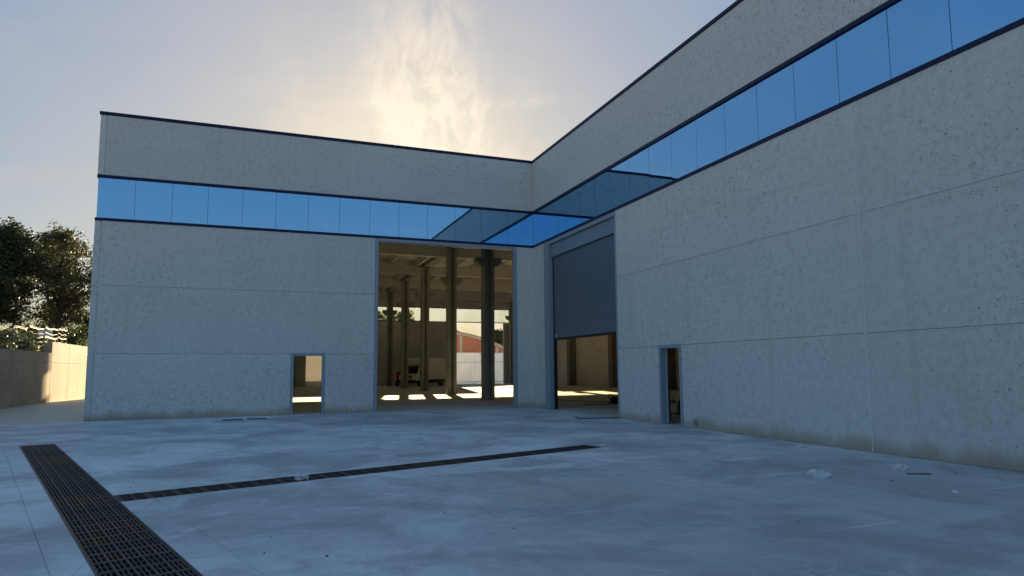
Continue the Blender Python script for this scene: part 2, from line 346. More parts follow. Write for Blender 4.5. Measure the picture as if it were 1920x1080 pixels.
# convex pieces cut by straight lines; visible joints leave a real gap, drain edges do not
def clip(poly, n, c, keep_less):
    out = []
    for i in range(len(poly)):
        a, b = poly[i], poly[(i+1) % len(poly)]
        da, db = n.dot(a)-c, n.dot(b)-c
        if not keep_less: da, db = -da, -db
        if da <= 0: out.append(a)
        if da*db < 0: out.append(a + (b-a)*(da/(da-db)))
    return out
lines = [(WN, W0, 0), (WN, W1, 0), (WD, WS, 0), (WD, WE, 0), (NN, N0, 0), (NN, N1, 0), (ND, NE, 0),
         (WN, W0-.27, .0022), (WN, W1+.36, .0018), (WN, W0-5.6, .002), (Vector((1, 0)), -11.9, .0018), (Vector((1, 0)), -8.17, .0018), (Vector((1, 0)), -4.45, .0014)]
SL = [(-11.74, -11.14, -1.78, -1.62), (-11.01, -10.41, -1.66, -1.50)]        # two slot drains near the wall
pieces = [([Vector((x0, y0)), Vector((x1, y0)), Vector((x1, y1)), Vector((x0, y1))], ())]
for n, c, gp in lines:
    nxt = []
    for poly, sig in pieces:
        a = clip(poly, n, c-gp, True); b = clip(poly, n, c+gp, False)
        if len(a) > 2: nxt.append((a, sig+((0,) if gp else ())))
        if len(b) > 2: nxt.append((b, sig+((1,) if gp else ())))
    pieces = nxt
def inside_drain(c):
    if W0 < WN.dot(c) < W1 and WS < WD.dot(c) < WE: return True
    return N0 < NN.dot(c) < N1 and ND.dot(c) < NE and WN.dot(c) > W1
slabs = {}
for poly, sig in pieces:
    c = sum(poly, Vector((0, 0)))/len(poly)
    if inside_drain(c): continue
    slabs.setdefault(sig, []).append(poly)
pav = tag(empty('pavement'), kind='structure')
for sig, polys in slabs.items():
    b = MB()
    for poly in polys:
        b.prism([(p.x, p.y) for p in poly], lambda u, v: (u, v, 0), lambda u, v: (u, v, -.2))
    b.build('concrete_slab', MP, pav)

# drains ------------------------------------------------------------
def drain(name, label, cat, P0, D, N, length, width, mod, m, thick_cross):
    root = empty(name, (P0.x, P0.y, 0), math.atan2(D.y, D.x), label=label, cat=cat)   # local x along, y across (0..width)
    t = MB(); t.box(0, length, -.03, 0.0, -.45, -.004).box(0, length, width, width+.03, -.45, -.004).box(0, length, -.03, width+.03, -.48, -.451)
    t.build('trough', MTR, root)
    e = MB(); e.box(0, length, .002, .018, -.05, -.001).box(0, length, width-.018, width-.002, -.05, -.001); e.build('edge_angle', MDRK, root)
    nm = int(length/mod); proto = None
    for k in range(nm):
        if proto is None:
            gm_ = MB(); L = mod-.006; cw = thick_cross; a, b_ = .022, width-.022
            gm_.box(0, cw, a, b_, -.035, -.003).box(L-cw, L, a, b_, -.035, -.003).box(L/2-cw*.32, L/2+cw*.32, a, b_, -.034, -.004)
            ng = max(3, round((width)/.13)); gw = (b_-a)/ng
            for j in range(ng):
                for i in range(3):
                    yy = a+j*gw+i*gw*.31
                    wbar = gw*.16 if i == 0 else gw*.09
                    gm_.box(cw, L-cw, yy-wbar/2+gw*.06, yy+wbar/2+gw*.06, -.033, -.005)
            gm_.box(cw, L-cw, b_-gw*.10, b_, -.033, -.005)
            proto = gm_.build('grate', m, root); o = proto
        else:
            o = proto.copy(); C.objects.link(o); o.parent = root
        o.location = (k*mod+.003, 0, random.uniform(-.0025, .001)); o.rotation_euler = (random.uniform(-.004, .004), random.uniform(-.004, .004), 0)
    return root
# wide: local x axis = WD, local y axis = left of WD
ly = Vector((-WD.y, WD.x)); n_start = W0 if ly.dot(WN) > 0 else W1
drain('wide_floor_drain', 'wide run of dark slotted iron grates crossing the lower left of the concrete yard', 'floor drain', wp(n_start, WS), WD, ly, WE-WS, W1-W0, .335, MWD, .020)
# narrow: starts on the wide drain's edge
def npnt(n, d): return NN*n + ND*d
ds = None
for k in range(2000):
    d_ = -16.5 + k*.01
    if WN.dot(npnt((N0+N1)/2, d_)) > W1+.012: ds = d_; break
drain('narrow_floor_drain', 'narrow run of rusty grates leading from the wide drain toward the shutter doorway', 'floor drain', npnt(N0, ds), ND, NN, NE-ds, N1-N0, .335, MND, .034)
for k, (a, b_, c, d_) in enumerate(SL):
    root = empty('slot_drain', ((a+b_)/2, (c+d_)/2, 0), 0, cat='slot drain', group='slot drains at the wall foot',
                 label=['dark slot drain by the long wall, the one nearer the left corner', 'dark slot drain by the long wall, the one nearer the small doorway'][k])
    MB().box(-.3, .3, -.15, .15, .001, .006).build('slot_shade', MVOID, root)  # black sheet standing in for the shade inside the open slot
    MB().box(-.31, .31, -.166, -.151, .001, .010).box(-.31, .31, .151, .166, .001, .010).build('slot_rim', MVOID, root)

# interior floor
fl = MB(); fl.prism([(-15.8, .18), (.18, .18), (.18, -34), (17.4, -34), (17.4, 42.9), (-15.8, 42.9)], lambda u, v: (u, v, .004), lambda u, v: (u, v, -.003))
tag(fl.build('floor', MFL), kind='structure')

# ------------------------------------------------------------------ warehouse
H0, H1, HT = 6.785, 8.18, 10.49
wh = empty('warehouse', (0, 0, 0), label='L-shaped grey concrete warehouse with mirrored blue window band and open doorways', cat='warehouse')
def wall(face, u0, u1, z0, z1, name='wall_panel', m=None, gap=.008, t=.2):
    if face == 'E': gap = .0004
    b = MB()
    zl = z0+(.024 if z0 in (2.18, 4.47) else .002); zh = z1-.003
    if face == 'L': b.box(u0+gap, u1-gap, 0, t, zl, zh)
    elif face == 'R': b.box(0, t, u0+gap, u1-gap, zl, zh)
    elif face == 'E': b.box(-16.0, -16.0+t, u0+gap, u1-gap, z0+gap, z1-gap)
    elif face == 'F': b.box(u0+gap, u1-gap, 43-t, 43, z0+gap, z1-gap)
    elif face == 'B': b.box(17.5-t, 17.5, u0+gap, u1-gap, z0+gap, z1-gap)
    return b.build(name, m or MF, wh, bevel=.007 if face in 'LR' else .022)
CO = [0, 2.18, 4.47, H0-.09]
# left wing front
for i in range(3):
    z0, z1 = CO[i], CO[i+1]
    if i == 0:
        wall('L', -15.79, -9.62, z0, z1); wall('L', -8.43, -7.5, z0, z1)
    else: wall('L', -15.79, -7.5, z0, z1)
    wall('L', -7.5, -6.62, z0, z1)
wall('L', -.76, -.0, 0, CO[3], gap=.002); wall('R', -1.10, .2, 0, CO[3], gap=.002)
for a, b_ in ((-15.79, -7.57), (-7.57, 0)): wall('L', a, b_, H1+.09, 10.38)
# right wing front
RJ = [-6.88, -7.96, -16.0, -24.0, -32.0]
for i in range(3):
    for k in range(4):
        a, b_ = RJ[k+1], RJ[k]
        if i == 0 and k == 1:
            wall('R', -9.14, b_, 0, CO[1]); wall('R', a, -10.21, 0, CO[1])
        else: wall('R', a, b_, CO[i], CO[i+1])
for k, (a, b_) in enumerate(((-8, .2), (-16, -8), (-24, -16), (-32, -24))): wall('R', a, b_, H1+.09, 10.38)
# end wall of the left wing, far wall, back wall
for k in range(5):
    a = k*8.6
    for i in range(3): wall('E', a, min(a+8.6, 43), CO[i], CO[i+1])
    wall('E', a, min(a+8.6, 43), H1+.09, 10.38)
FX = [(-15.79, -6.6), (-.76, 8.45), (14.4, 17.28)]
for a, b_ in FX:
    for i in range(3): wall('F', a, b_, CO[i], CO[i+1], m=MI, gap=.0004)
for a, b_ in ((-15.79, -8), (-8, .2), (.2, 8.6), (8.6, 17.28)): wall('F', a, b_, H1+.09, 10.38, m=MI, gap=.0004)
yb = [-32, -24.5, -16.5, -8.5, -.7, 7.3, 15.2, 23.2, 31, 39, 43]
for k in range(len(yb)-1):
    for i, (z0, z1) in enumerate(((0, 2.18), (2.18, 4.47), (4.47, 6.7), (6.7, 8.3), (8.3, 10.38))):
        wall('B', yb[k], yb[k+1], z0, z1, m=MI, gap=.0004)
MB().box(.21, 17.28, -32.2, -32.0, 0, 10.38).build('gable_wall', MI, wh)
# joint sealant strips behind the panel joints
sl = MB()
for z in CO[1:3]:
    sl.box(-15.77, -6.66, -.002, .05, z-.002, z+.014); sl.box(-15.77, -6.66, .051, .06, z-.01, z+.035); sl.box(-.002, .05, -31.9, -6.9, z-.002, z+.014); sl.box(.051, .06, -31.9, -6.9, z-.01, z+.035); sl.box(-15.978, -15.97, .1, 42.9, z-.03, z+.03)
for x in (-7.5, -7.57): sl.box(x-.03, x+.03, .007, .04, 0, H0-.1) if x == -7.5 else sl.box(x-.03, x+.03, .007, .03, H1+.1, 10.3)
for y in RJ[1:4]: sl.box(.007, .04, y-.03, y+.03, 0, H0-.1)
for y in (-8, -16, -24): sl.box(.007, .03, y-.03, y+.03, H1+.1, 10.3)
sl.box(-15.83, -15.76, .03, .05, 0, H0-.1); sl.box(-15.83, -15.76, .03, .05, H1+.1, 10.3)
bw = MB(); bw.box(17.505, 17.56, -32, 43, 0, 10.38); bw.box(-15.79, 17.5, 43.003, 43.03, H1+.1, 10.38)
for a, b_ in FX: bw.box(a, b_, 43.003, 43.03, 0, H0-.1)
bw.build('leak_backing', MSEAL, wh)  # unseen backing added to stop light leaking through the wall joints
sl.build('joint_sealant', MSEAL, wh)
# trims under and over the glass, parapet caps
tr = MB()
for z0, z1 in ((H0-.09, H0), (H1, H1+.09)):
    tr.box(-16.0, -.021, -.02, .12, z0, z1); tr.box(-.02, .12, -32, .12, z0, z1); tr.box(-16.02, -15.9, .121, 43, z0, z1); tr.box(-15.9, 17.4, 42.9, 43.02, z0, z1)
tr.build('window_band_rail', MNAVY, wh)
cp = MB()
cp.box(-16.03, -.031, -.03, .24, 10.385, HT); cp.box(-.03, .24, -32, .24, 10.385, HT); cp.box(-16.03, -15.76, .241, 43.03, 10.385, HT); cp.box(-15.76, 17.53, 42.77, 43.03, 10.385, HT)
cp.build('parapet_cap', MNAVY, wh, bevel=.008)
# window panes
PW = 1.1424
def pane(face, a, b_, m=MG):
    g_ = .005; t = MB()
    if face == 'L': t.box(a+g_, b_-g_, .03, .042, H0+.002, H1-.002)
    if face == 'R': t.box(.03, .042, a+g_, b_-g_, H0+.002, H1-.002)
    if face == 'E': t.box(-15.97, -15.958, a+g_, b_-g_, H0+.002, H1-.002)
    if face == 'F': t.box(a+g_, b_-g_, 42.95, 42.962, H0+.002, H1-.002)
    c = sum(t.v, Vector())/8; t.v = [p-c for p in t.v]
    o = t.build('window_pane', m, wh); o.location = c
    o.rotation_euler = (random.uniform(-.0022, .0022), random.uniform(-.0022, .0022), random.uniform(-.0022, .0022)); return o
for k in range(14): pane('L', -(k+1)*PW if k < 13 else -15.955, -k*PW if k else .028)
ys = [.028, -.94]
while ys[-1] > -31.5: ys.append(ys[-1]-1.137)
for a, b_ in zip(ys[1:], ys[:-1]): pane('R', a, b_)
k = .05
while k < 42: pane('E', k, min(k+PW, 42.9)); k += PW
k = -15.9
while k < 17.2: pane('F', k, min(k+PW*2, 17.3), MCG); k += PW*2
for k in range(1, 14): MB().box(-k*PW-.012, -k*PW+.012, .05, .075, H0, H1).build('window_mullion', MBLK, wh)
for y in ys[1:-1]: MB().box(.05, .075, y-.012, y+.012, H0, H1).build('window_mullion', MBLK, wh)
# big doorway frame (left wing)
fr = MB(); fr.box(-6.62, -6.50, -.012, .24, 0, H0-.092); fr.box(-.87, -.75, -.012, .24, 0, H0-.092); fr.box(-6.499, -.871, -.010, .24, 6.57, H0-.092)
fr.build('doorway_frame', MFRAME, wh, bevel=.006)
# small doorway frame
def small_frame(face, u0, u1):
    b = MB(); w_ = .075
    if face == 'L':
        b.box(u0-.02, u0+w_, -.015, .22, 0, 2.23).box(u1-w_, u1+.02, -.015, .22, 0, 2.23).box(u0+w_, u1-w_, -.013, .22, 2.13, 2.23)
    else:
        b.box(-.015, .22, u0-.02, u0+w_, 0, 2.23).box(-.015, .22, u1-w_, u1+.02, 0, 2.23).box(-.013, .22, u0+w_, u1-w_, 2.13, 2.23)
    return b.build('door_frame', MFRAME, wh, bevel=.005)
small_frame('L', -9.60, -8.45); small_frame('R', -10.19, -9.16)
# pedestrian door leaf swung inward
dl_ = MB().box(0, .98, -.025, .025, .02, 2.11).build('door_leaf', MFRAME, wh, bevel=.004); dl_.location = (.16, -9.27, 0); dl_.rotation_euler = (0, 0, radians(52))
hd = MB(); hd.tube([(.86, -.03, 1.05), (.86, -.075, 1.05), (.74, -.075, 1.05)], .012, 6); hd.box(.83, .89, -.034, -.026, .95, 1.17); hd.build('handle', MBLK, dl_)
MB().box(.12, .42, -.032, -.026, 1.80, 2.04).build('notice_plate', MLAMP, dl_)
MB().box(.1, .16, -.032, -.026, .1, .16).build('kick_latch', MBLK, dl_)
# sectional door of the right wing, half raised
sf = MB(); sf.box(-.004, .26, -1.56, -1.105, 0, H0-.095).box(-.006, .26, -6.875, -6.80, 0, H0-.095).box(-.002, .24, -6.799, -1.561, 6.55, H0-.095)
sf.build('doorway_frame', MFRAME, wh, bevel=.006)
MB().box(.10, .16, -6.79, -1.57, 6.03, 6.54).build('fascia_panel', MDOORF, wh, bevel=.005)
sd_ = empty('sectional_door', (0, 0, 0)); sd_.parent = wh
hh = (6.10-2.78)/6
for k in range(6):
    MB().box(.20, .245, -6.78, -1.64, 2.78+k*hh+.0012, 2.78+(k+1)*hh-.0012).build('door_section', MDOOR, sd_, bevel=.002)
MB().box(.195, .25, -6.78, -1.64, 2.70, 2.778).build('bottom_seal', MBLK, sd_)
MB().box(.18, .199, -1.80, -1.72, 2.83, 2.93).build('bracket', MLAMP, sd_, bevel=.01)
tk = MB(); tk.box(.18, .30, -1.632, -1.572, 0, 6.0).box(.18, .30, -6.79, -6.785, 0, 2.7); tk.build('door_track', MBLK, wh)
for z in (.5, 1.5, 2.3): MB().box(.16, .178, -1.66, -1.565, z, z+.05).build('track_bracket', MDRK, wh)
# cream sheeted door in the far wall
cd = empty('far_door', (0, 0, 0)); cd.parent = wh
for k in range(8): MB().box(-6.6, -.77, 42.86, 42.90, .003+k*.83, .003+(k+1)*.83-.001).build('door_section', MCREAM, cd)
# columns
def column(x, y, h=9.3, corb=(1, -1), groove=True, hw=.28, m=None):
    m = m or MCOL
    root_y = y; b = MB(); d = .2
    if groove:
        pts = [(-hw, -hw), (-.095, -hw), (-.095, -hw+d), (.095, -hw+d), (.095, -hw), (hw, -hw), (hw, hw), (.095, hw), (.095, hw-d), (-.095, hw-d), (-.095, hw), (-hw, hw)]
    else: pts = [(-hw, -hw), (hw, -hw), (hw, hw), (-hw, hw)]
    b.prism(pts, lambda u, v: (u, v, 0), lambda u, v: (u, v, h))
    c = b.build('column', m, wh); c.location = (x, y, 0)
    for s in corb:
        k = MB(); k.prism([(hw*s+.001*s, 7.02), (hw*s+.001*s, 7.48), (s*(hw+.42), 7.48), (s*(hw+.42), 7.27), (s*(hw+.20), 7.02)], lambda u, v: (u, -hw+.03, v), lambda u, v: (u, hw-.03, v))
        k.build('corbel', m, c)
    if groove:
        for z in (1.0, 2.6, 4.2, 5.8):
            MB().box(-.10, .10, -hw-.012, -hw-.002, z, z+.025).build('tie_strap', MGAL, c)
    return c
YC = [7.3, 15.0, 23.0, 31.0, 39.0]; XC = [.44, .60, .76, .88, 1.0]
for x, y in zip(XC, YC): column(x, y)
for y in YC: column(-15.45, y, corb=(1,), groove=False); column(16.95, y, corb=(-1,), groove=False, m=MCOLSHADE, hw=.33)
for y in (-.7, -8.0, -16, -24): column(16.95, y, corb=(-1,), groove=False, m=MCOLSHADE, hw=.33)
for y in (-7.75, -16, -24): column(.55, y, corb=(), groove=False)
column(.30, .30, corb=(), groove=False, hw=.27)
column(15.25, 42.4, corb=(-1,), groove=False, hw=.30); column(-8.0, 42.4, corb=(), groove=False, hw=.25)
# roof: beams that rise to mid-span, deck, ribs
def beam(y, xa, xb):
    xm = (xa+xb)/2; b = MB()
    b.prism([(xa, 8.78), (xb, 8.78), (xb, 9.33), (xm, 10.02), (xa, 9.33)], lambda u, v: (u, y-.2, v), lambda u, v: (u, y+.2, v))
    b.build('roof_beam', MROOF, wh)
for x, y in zip(XC, YC): beam(y, -15.79, x-.29); beam(y, x+.29, 17.29)
for y in (-.7, -8, -16, -24): beam(y, .9, 17.29)
beam(42.5, -15.79, .5); beam(42.5, .9, 17.29)
def deck(xa, xb, y0, y1):
    xm = (xa+xb)/2
    MB().prism([(xa, 9.72), (xm, 10.36), (xb, 9.72), (xb, 9.82), (xm, 10.46), (xa, 9.82)], lambda u, v: (u, y0, v), lambda u, v: (u, y1, v)).build('roof_deck', MROOF, wh)
deck(-15.79, .55, .21, 42.79); deck(.56, 17.29, -32, 42.79)
for xa, xb, y0, y1 in ((-15.79, .45, .22, 42.7), (.95, 17.29, -31.9, 42.7)):
    n = 8
    for k in range(n+1):
        x = xa+.35+(xb-xa-.7)*k/n; f = 1-abs(2*(x-xa)/(xb-xa)-1); z = 9.37+.67*f
        MB().prism([(-.24, .37), (-.10, .0), (.10, .0), (.24, .37)], lambda u, v: (x+u, y0, z+v), lambda u, v: (x+u, y1, z+v)).build('roof_rib', MROOF, wh)
gt = MB(); gt.prism([(.45, 9.36), (.95, 9.36), (.95, 9.71), (.45, 9.71)], lambda u, v: (u, .6, v), lambda u, v: (u+.3, 42.6, v)); gt.build('gutter_beam', MCOL, wh)

# ------------------------------------------------------------------ left side: retaining wall, bank, net fence
BX = -21.35
rw = empty('retaining_wall', (BX, 10, 0), label='board marked concrete retaining wall left of the building, half in warm sun', cat='retaining wall')
segs = [-30, -24.6, -19.2, -13.8, -8.4, -3.0, 2.4, 7.8, 12.4, 17.0, 20.4, 25.8, 31.2, 36.6, 42, 47.4]
for a, b_ in zip(segs[:-1], segs[1:]):
    zt = 2.66 if b_ <= 17.01 else 3.27
    for z0, z1 in ((-.15, 2.12), (2.12, zt)):
        MB().box(-.4, 0, a-10+.008, b_-10-.008, z0+.004, z1-.004).build('wall_lift', MR, rw, bevel=.012)
bk = MB(); bk.prism([(BX-.42, 0), (BX-.42, 2.45), (BX-40, 3.2), (BX-300, 4.5), (BX-300, 0)], lambda u, v: (u, -60, v), lambda u, v: (u, 260, v))
tag(bk.build('bank', MEARTH), kind='structure')
nets = [(8.2, 11.60, 1.12, 0), (11.85, 13.75, 1.30, .05), (14.15, 16.32, 1.42, .10), (16.55, 18.85, 1.52, -.04), (19.0, 20.7, 1.62, .03)]
nl = ['low net barrier of wavy steel wires, leftmost on the retaining wall', 'low net barrier of wavy wires, second from the left, buckled rails', 'leaning net barrier whose left post tilts, just left of the raised wall block',
      'net barrier half behind the raised end of the retaining wall', 'rightmost and smallest net barrier before the trees']
for (a, b_, h, tl), lb in zip(nets, nl):
    rt_ = empty('net_barrier', (BX-.25, a, 2.5), 0, label=lb, cat='net barrier', group='net barriers on the retaining wall')
    L = b_-a
    for yy, tt in ((0, -tl*1.6), (L, -tl)):
        MB().tube([(0, yy-tt*1.2, -.15), (0, yy+tt*.6, h)], .018, 6).build('post', MGAL, rt_)
    nr = 7
    for k in range(nr):
        z = .06+(h-.1)*k/(nr-1); ph = random.uniform(0, 6)
        pts = [(random.uniform(-.01, .01), L*i/8, z+.02*sin(ph+i*1.1)-.05*sin(pi*i/8)*(1 if k < nr-1 else .3)+random.uniform(-.02, .02)) for i in range(9)]
        r_ = .011 if k % 2 else .014
        rl = MB().tube(pts, r_, 5).build('wire', MGAL, rt_)
        if k % 2 == 0:
            pts2 = [(p[0]+.01, p[1], p[2]+.055+.02*sin(i*1.7)) for i, p in enumerate(pts)]
            MB().tube(pts2, .008, 5).build('wire', MGAL, rt_)

# ------------------------------------------------------------------ trees
def leaf_cloud(centers, per, rad, size, rng, flat=.75):
    v = []; f = []
    for (c, rr) in centers:
        for _ in range(per):
            while True:
                d = Vector((rng.uniform(-1, 1), rng.uniform(-1, 1), rng.uniform(-1, 1)))
                if d.length < 1: break
            p = c + Vector((d.x*rr, d.y*rr, d.z*rr*flat)); a = Vector((rng.gauss(0, 1), rng.gauss(0, 1), rng.gauss(0, 1))).normalized()
            b = a.orthogonal().normalized(); cc = a.cross(b); s_ = size*rng.uniform(.6, 1.4)
            i = len(v); v += [p-b*s_*.5, p+cc*s_*.28, p+b*s_*.5, p-cc*s_*.28]; f.append((i, i+1, i+2, i+3))
    return v, f
def tree(x, y, z0, h, spread, label, m, seed, per=34, tiers=5, first=.22, lean=0, leaf=.26, clump=.75, density=1.0, group='trees behind the retaining wall', r0=.26):
    rng = random.Random(seed); root = empty('tree', (x, y, z0), 0, label=label, cat='tree', group=group)
    tb = MB(); tips = []
    def branch(p, d, L, r, depth):
        pts = [p]; rs = [r]; n = 5; q_ = p.copy(); dd = d.copy()
        for k in range(n):
            dd = (dd + Vector((rng.gauss(0, .16), rng.gauss(0, .16), rng.gauss(0, .10)+.05))).normalized(); q_ = q_ + dd*(L/n); pts.append(q_.copy()); rs.append(max(.012, r*(1-.62*(k+1)/n)))
        tb.tube(pts, rs, 6 if depth < 2 else 4, caps=False)
        if depth >= 2:
            for k in (2, 3, 4, 5):
                if rng.random() < density: tips.append((pts[k]+Vector((rng.gauss(0, .25), rng.gauss(0, .25), rng.gauss(0, .2))), clump*rng.uniform(.55, 1.15)))
        if depth < 3:
            for k in range(3 if depth else 0):
                i = rng.choice((2, 3, 4, 5)); t_ = Vector((rng.gauss(0, 1), rng.gauss(0, 1), rng.gauss(0, .6))).normalized()
                branch(pts[i], (dd*.55+t_*.85).normalized(), L*rng.uniform(.5, .72), rs[i]*.7, depth+1)
    # trunk
    tp = [Vector((0, 0, -.5))]; rs = [r0]; n = 9; q_ = Vector((0, 0, 0))
    for k in range(n):
        q_ = Vector((lean*(k+1)/n*h*.8 + rng.gauss(0, .10), rng.gauss(0, .12), h*.82*(k+1)/n)); tp.append(q_); rs.append(r0*(1-.75*(k+1)/n)+.02)
    tb.tube(tp, rs, 8, caps=False)
    for k in range(1, n+1):
        fz = k/n
        if fz < first: continue
        for j in range(tiers if fz < .9 else 4):
            a = rng.uniform(0, 2*pi); L = spread*(.55+.55*sin(pi*min(1, (fz-first)/(1-first)*.85+.15)))*rng.uniform(.55, 1.0)
            e_ = rng.uniform(.05, .55)+fz*.45
            branch(tp[k], Vector((cos(a)*cos(e_), sin(a)*cos(e_), sin(e_))), L*.62, rs[k]*.65, 1)
    tb.build('trunk', MBARK, root, fix=False, smooth=True)
    v, f = leaf_cloud(tips, per, clump, leaf, rng)
    me = bpy.data.meshes.new('crown'); me.from_pydata([tuple(p) for p in v], [], f); me.materials.append(m); link('crown', me, root)
    return root
tree(-28.2, 45, 2.6, 11.7, 6.6, 'tall open-crowned tree with a visible forked trunk, sky showing through', MLF2, 5, per=18, tiers=3, first=.30, leaf=.22, clump=.66, density=.55, r0=.36)
tree(-32.6, 43, 2.6, 11.3, 6.2, 'dense dark tree at the left edge of the photo', MLF, 8, per=34, tiers=4, first=.12, leaf=.25, clump=.8, density=.9)
tree(-30.6, 52, 2.6, 12.6, 4.6, 'dark tree standing behind the open-crowned tree', MLF, 3, per=20, tiers=3, first=.2, leaf=.24, clump=.75, density=.7)
tree(-25.6, 50, 2.6, 11.0, 3.6, 'slender dark tree close beside the building corner', MLF, 14, per=18, tiers=3, first=.12, leaf=.23, clump=.7, density=.55)
def bush(x, y, z0, rx, ry, h, label, m, seed, n=70, per=40, group='bushes behind the net barriers', leaf=.2):
    rng = random.Random(seed); root = empty('bush', (x, y, z0), 0, label=label, cat='bush', group=group)
    cs = [(Vector((rng.gauss(0, .45)*rx, rng.gauss(0, .45)*ry, rng.uniform(.1, 1)**1.0*h*(.6+.4*rng.random()))), rng.uniform(.3, .6)) for _ in range(n)]
    st = MB()
    for c, r_ in cs[::3]: st.tube([(c.x*.2, c.y*.2, -.1), (c.x*.7, c.y*.7, c.z*.6), tuple(c)], [.035, .02, .01], 4, caps=False)
    st.build('stem', MBARK, root, fix=False)
    v, f = leaf_cloud(cs, per, .5, leaf, rng)
    me = bpy.data.meshes.new('foliage'); me.from_pydata([tuple(p) for p in v], [], f); me.materials.append(m); link('foliage', me, root)
bush(-26.8, 30, 2.6, 2.2, 3.0, 2.2, 'dark bush behind the middle net barriers', MLF, 21, 80)
bush(-29.5, 25, 2.6, 2.4, 3.0, 2.5, 'brownish bush behind the leftmost net barrier', MLF2, 22, 80)
bush(-25.2, 38, 2.6, 2.0, 2.6, 3.0, 'dark bush at the foot of the slender tree by the corner', MLF, 23, 90)
bush(-32.5, 36, 2.6, 3.2, 2.5, 3.2, 'dark bush under the dense tree at the left edge', MLF, 24, 110)
bush(-22.05, 10.3, 2.45, .35, .5, .5, 'small yellow-green shrub poking over the wall at the left edge', MLF2, 25, 12, 30, group='shrub on the wall', leaf=.12)
for k_, (bx_, by_, lab_) in enumerate(((-23.6, 11.5, 'low dark bush right behind the leftmost net barrier, close to the wall'), (-23.8, 15.2, 'low dark bush filling the view behind the second and third net barriers'),
        (-23.9, 19.5, 'low dark bush behind the raised end of the retaining wall'), (-24.2, 24.0, 'dark bush behind the rightmost net barrier'))):
    bush(bx_, by_, 2.4, 1.0, 2.0, 1.45, lab_, MLF, 40+k_, 60, 60, leaf=.17)
lb = empty('notice_board', (-24.4, 27.2, 2.6), 0, label='small white board on a post behind the net barriers', cat='board')
MB().box(-.03, .03, -.03, .03, -.2, 1.4).build('post', MGAL, lb); MB().box(-.42, .42, -.05, -.031, 1.25, 1.85).build('board', MLAMP, lb, bevel=.01)

# ------------------------------------------------------------------ beyond the far doorway
yw = empty('boundary_wall', (14, 56, 0), label='white painted boundary wall seen through the far doorway', cat='wall')
for k in range(9):
    a = -22+k*4.6
    MB().box(a+.01, a+4.59, 0, .2, -.1, 3.72).build('wall_bay', MWW, yw); MB().box(a-.2, a+.2, -.12, -.002, -.1, 3.70).build('pilaster', MWW, yw)
MB().box(-22, 20, -.03, .23, 3.725, 3.80).build('coping', MCORN, yw)
MB().box(2.02, 2.28, -.19, -.125, 3.36, 3.62).build('lamp_box', MBLK, yw)
cb = MB().tube([(-4+i*.8, -.14, 2.55+.028*(i-10)**1.0*.8+.0025*(i-10)**2) for i in range(24)], .016, 5); cb.build('cable', MDRK, yw)
er = MB(); er.box(-14, 36, 54.6, 55.9, .002, .03); tag(er.build('dirt_strip', MEARTH), kind='structure')
bb = empty('brick_building', (11, 58, 0), label='red brick building with a shallow curved gable beyond the white wall', cat='building')
def arc(u): return 6.75-.0252*u*u
us = [-14+28*i/28 for i in range(29)]
MB().prism([(-14, 0), (14, 0)]+[(u, arc(u)-.42) for u in us[::-1]], lambda u, v: (u, 0, v), lambda u, v: (u, 14, v)).build('brick_gable', MBR, bb)
MB().prism([(u, arc(u)-.42) for u in us]+[(u, arc(u)-.09) for u in us[::-1]], lambda u, v: (u, -.12, v), lambda u, v: (u, 14.1, v)).build('gable_band', MCORN, bb)
MB().prism([(u, arc(u)-.088) for u in us]+[(u, arc(u)) for u in us[::-1]], lambda u, v: (u, -.28, v), lambda u, v: (u, 14.2, v)).build('roof', MGAL, bb)
for u in (-2.6, 2.9, 8.0): MB().box(u-.2, u+.2, -.10, -.002, 0, arc(u)-.55).build('pilaster', MCORN, bb)
for u, z in ((6.1, 5.0), (6.35, 4.35), (6.4, 3.95)): MB().box(u-.1, u+.1, -.03, .01, z, z+.14).build('vent', MLAMP, bb)
G2 = 'trees beyond the far side'
tree(17.6, 75, 0, 8.6, 1.3, 'narrow tree top rising behind the brick gable', MLF, 31, per=16, tiers=3, first=.2, leaf=.3, clump=.5, group=G2, r0=.16)
tree(26.6, 80, 0, 8.2, 3.2, 'bushy tree beyond the lower end of the brick gable', MLF2, 32, per=22, tiers=3, first=.2, leaf=.34, clump=.8, group=G2, r0=.2)
tree(9.6, 77, 0, 11.6, 3.6, 'pale tree seen through the far window band, third gap from the left', MLF3, 33, per=18, tiers=3, first=.2, leaf=.34, clump=.8, group=G2, r0=.2, density=.8)
tree(6.0, 79, 0, 11.8, 3.6, 'pale tree seen through the far window band, left of the columns', MLF3, 34, per=18, tiers=3, first=.2, leaf=.34, clump=.8, group=G2, r0=.2, density=.8)

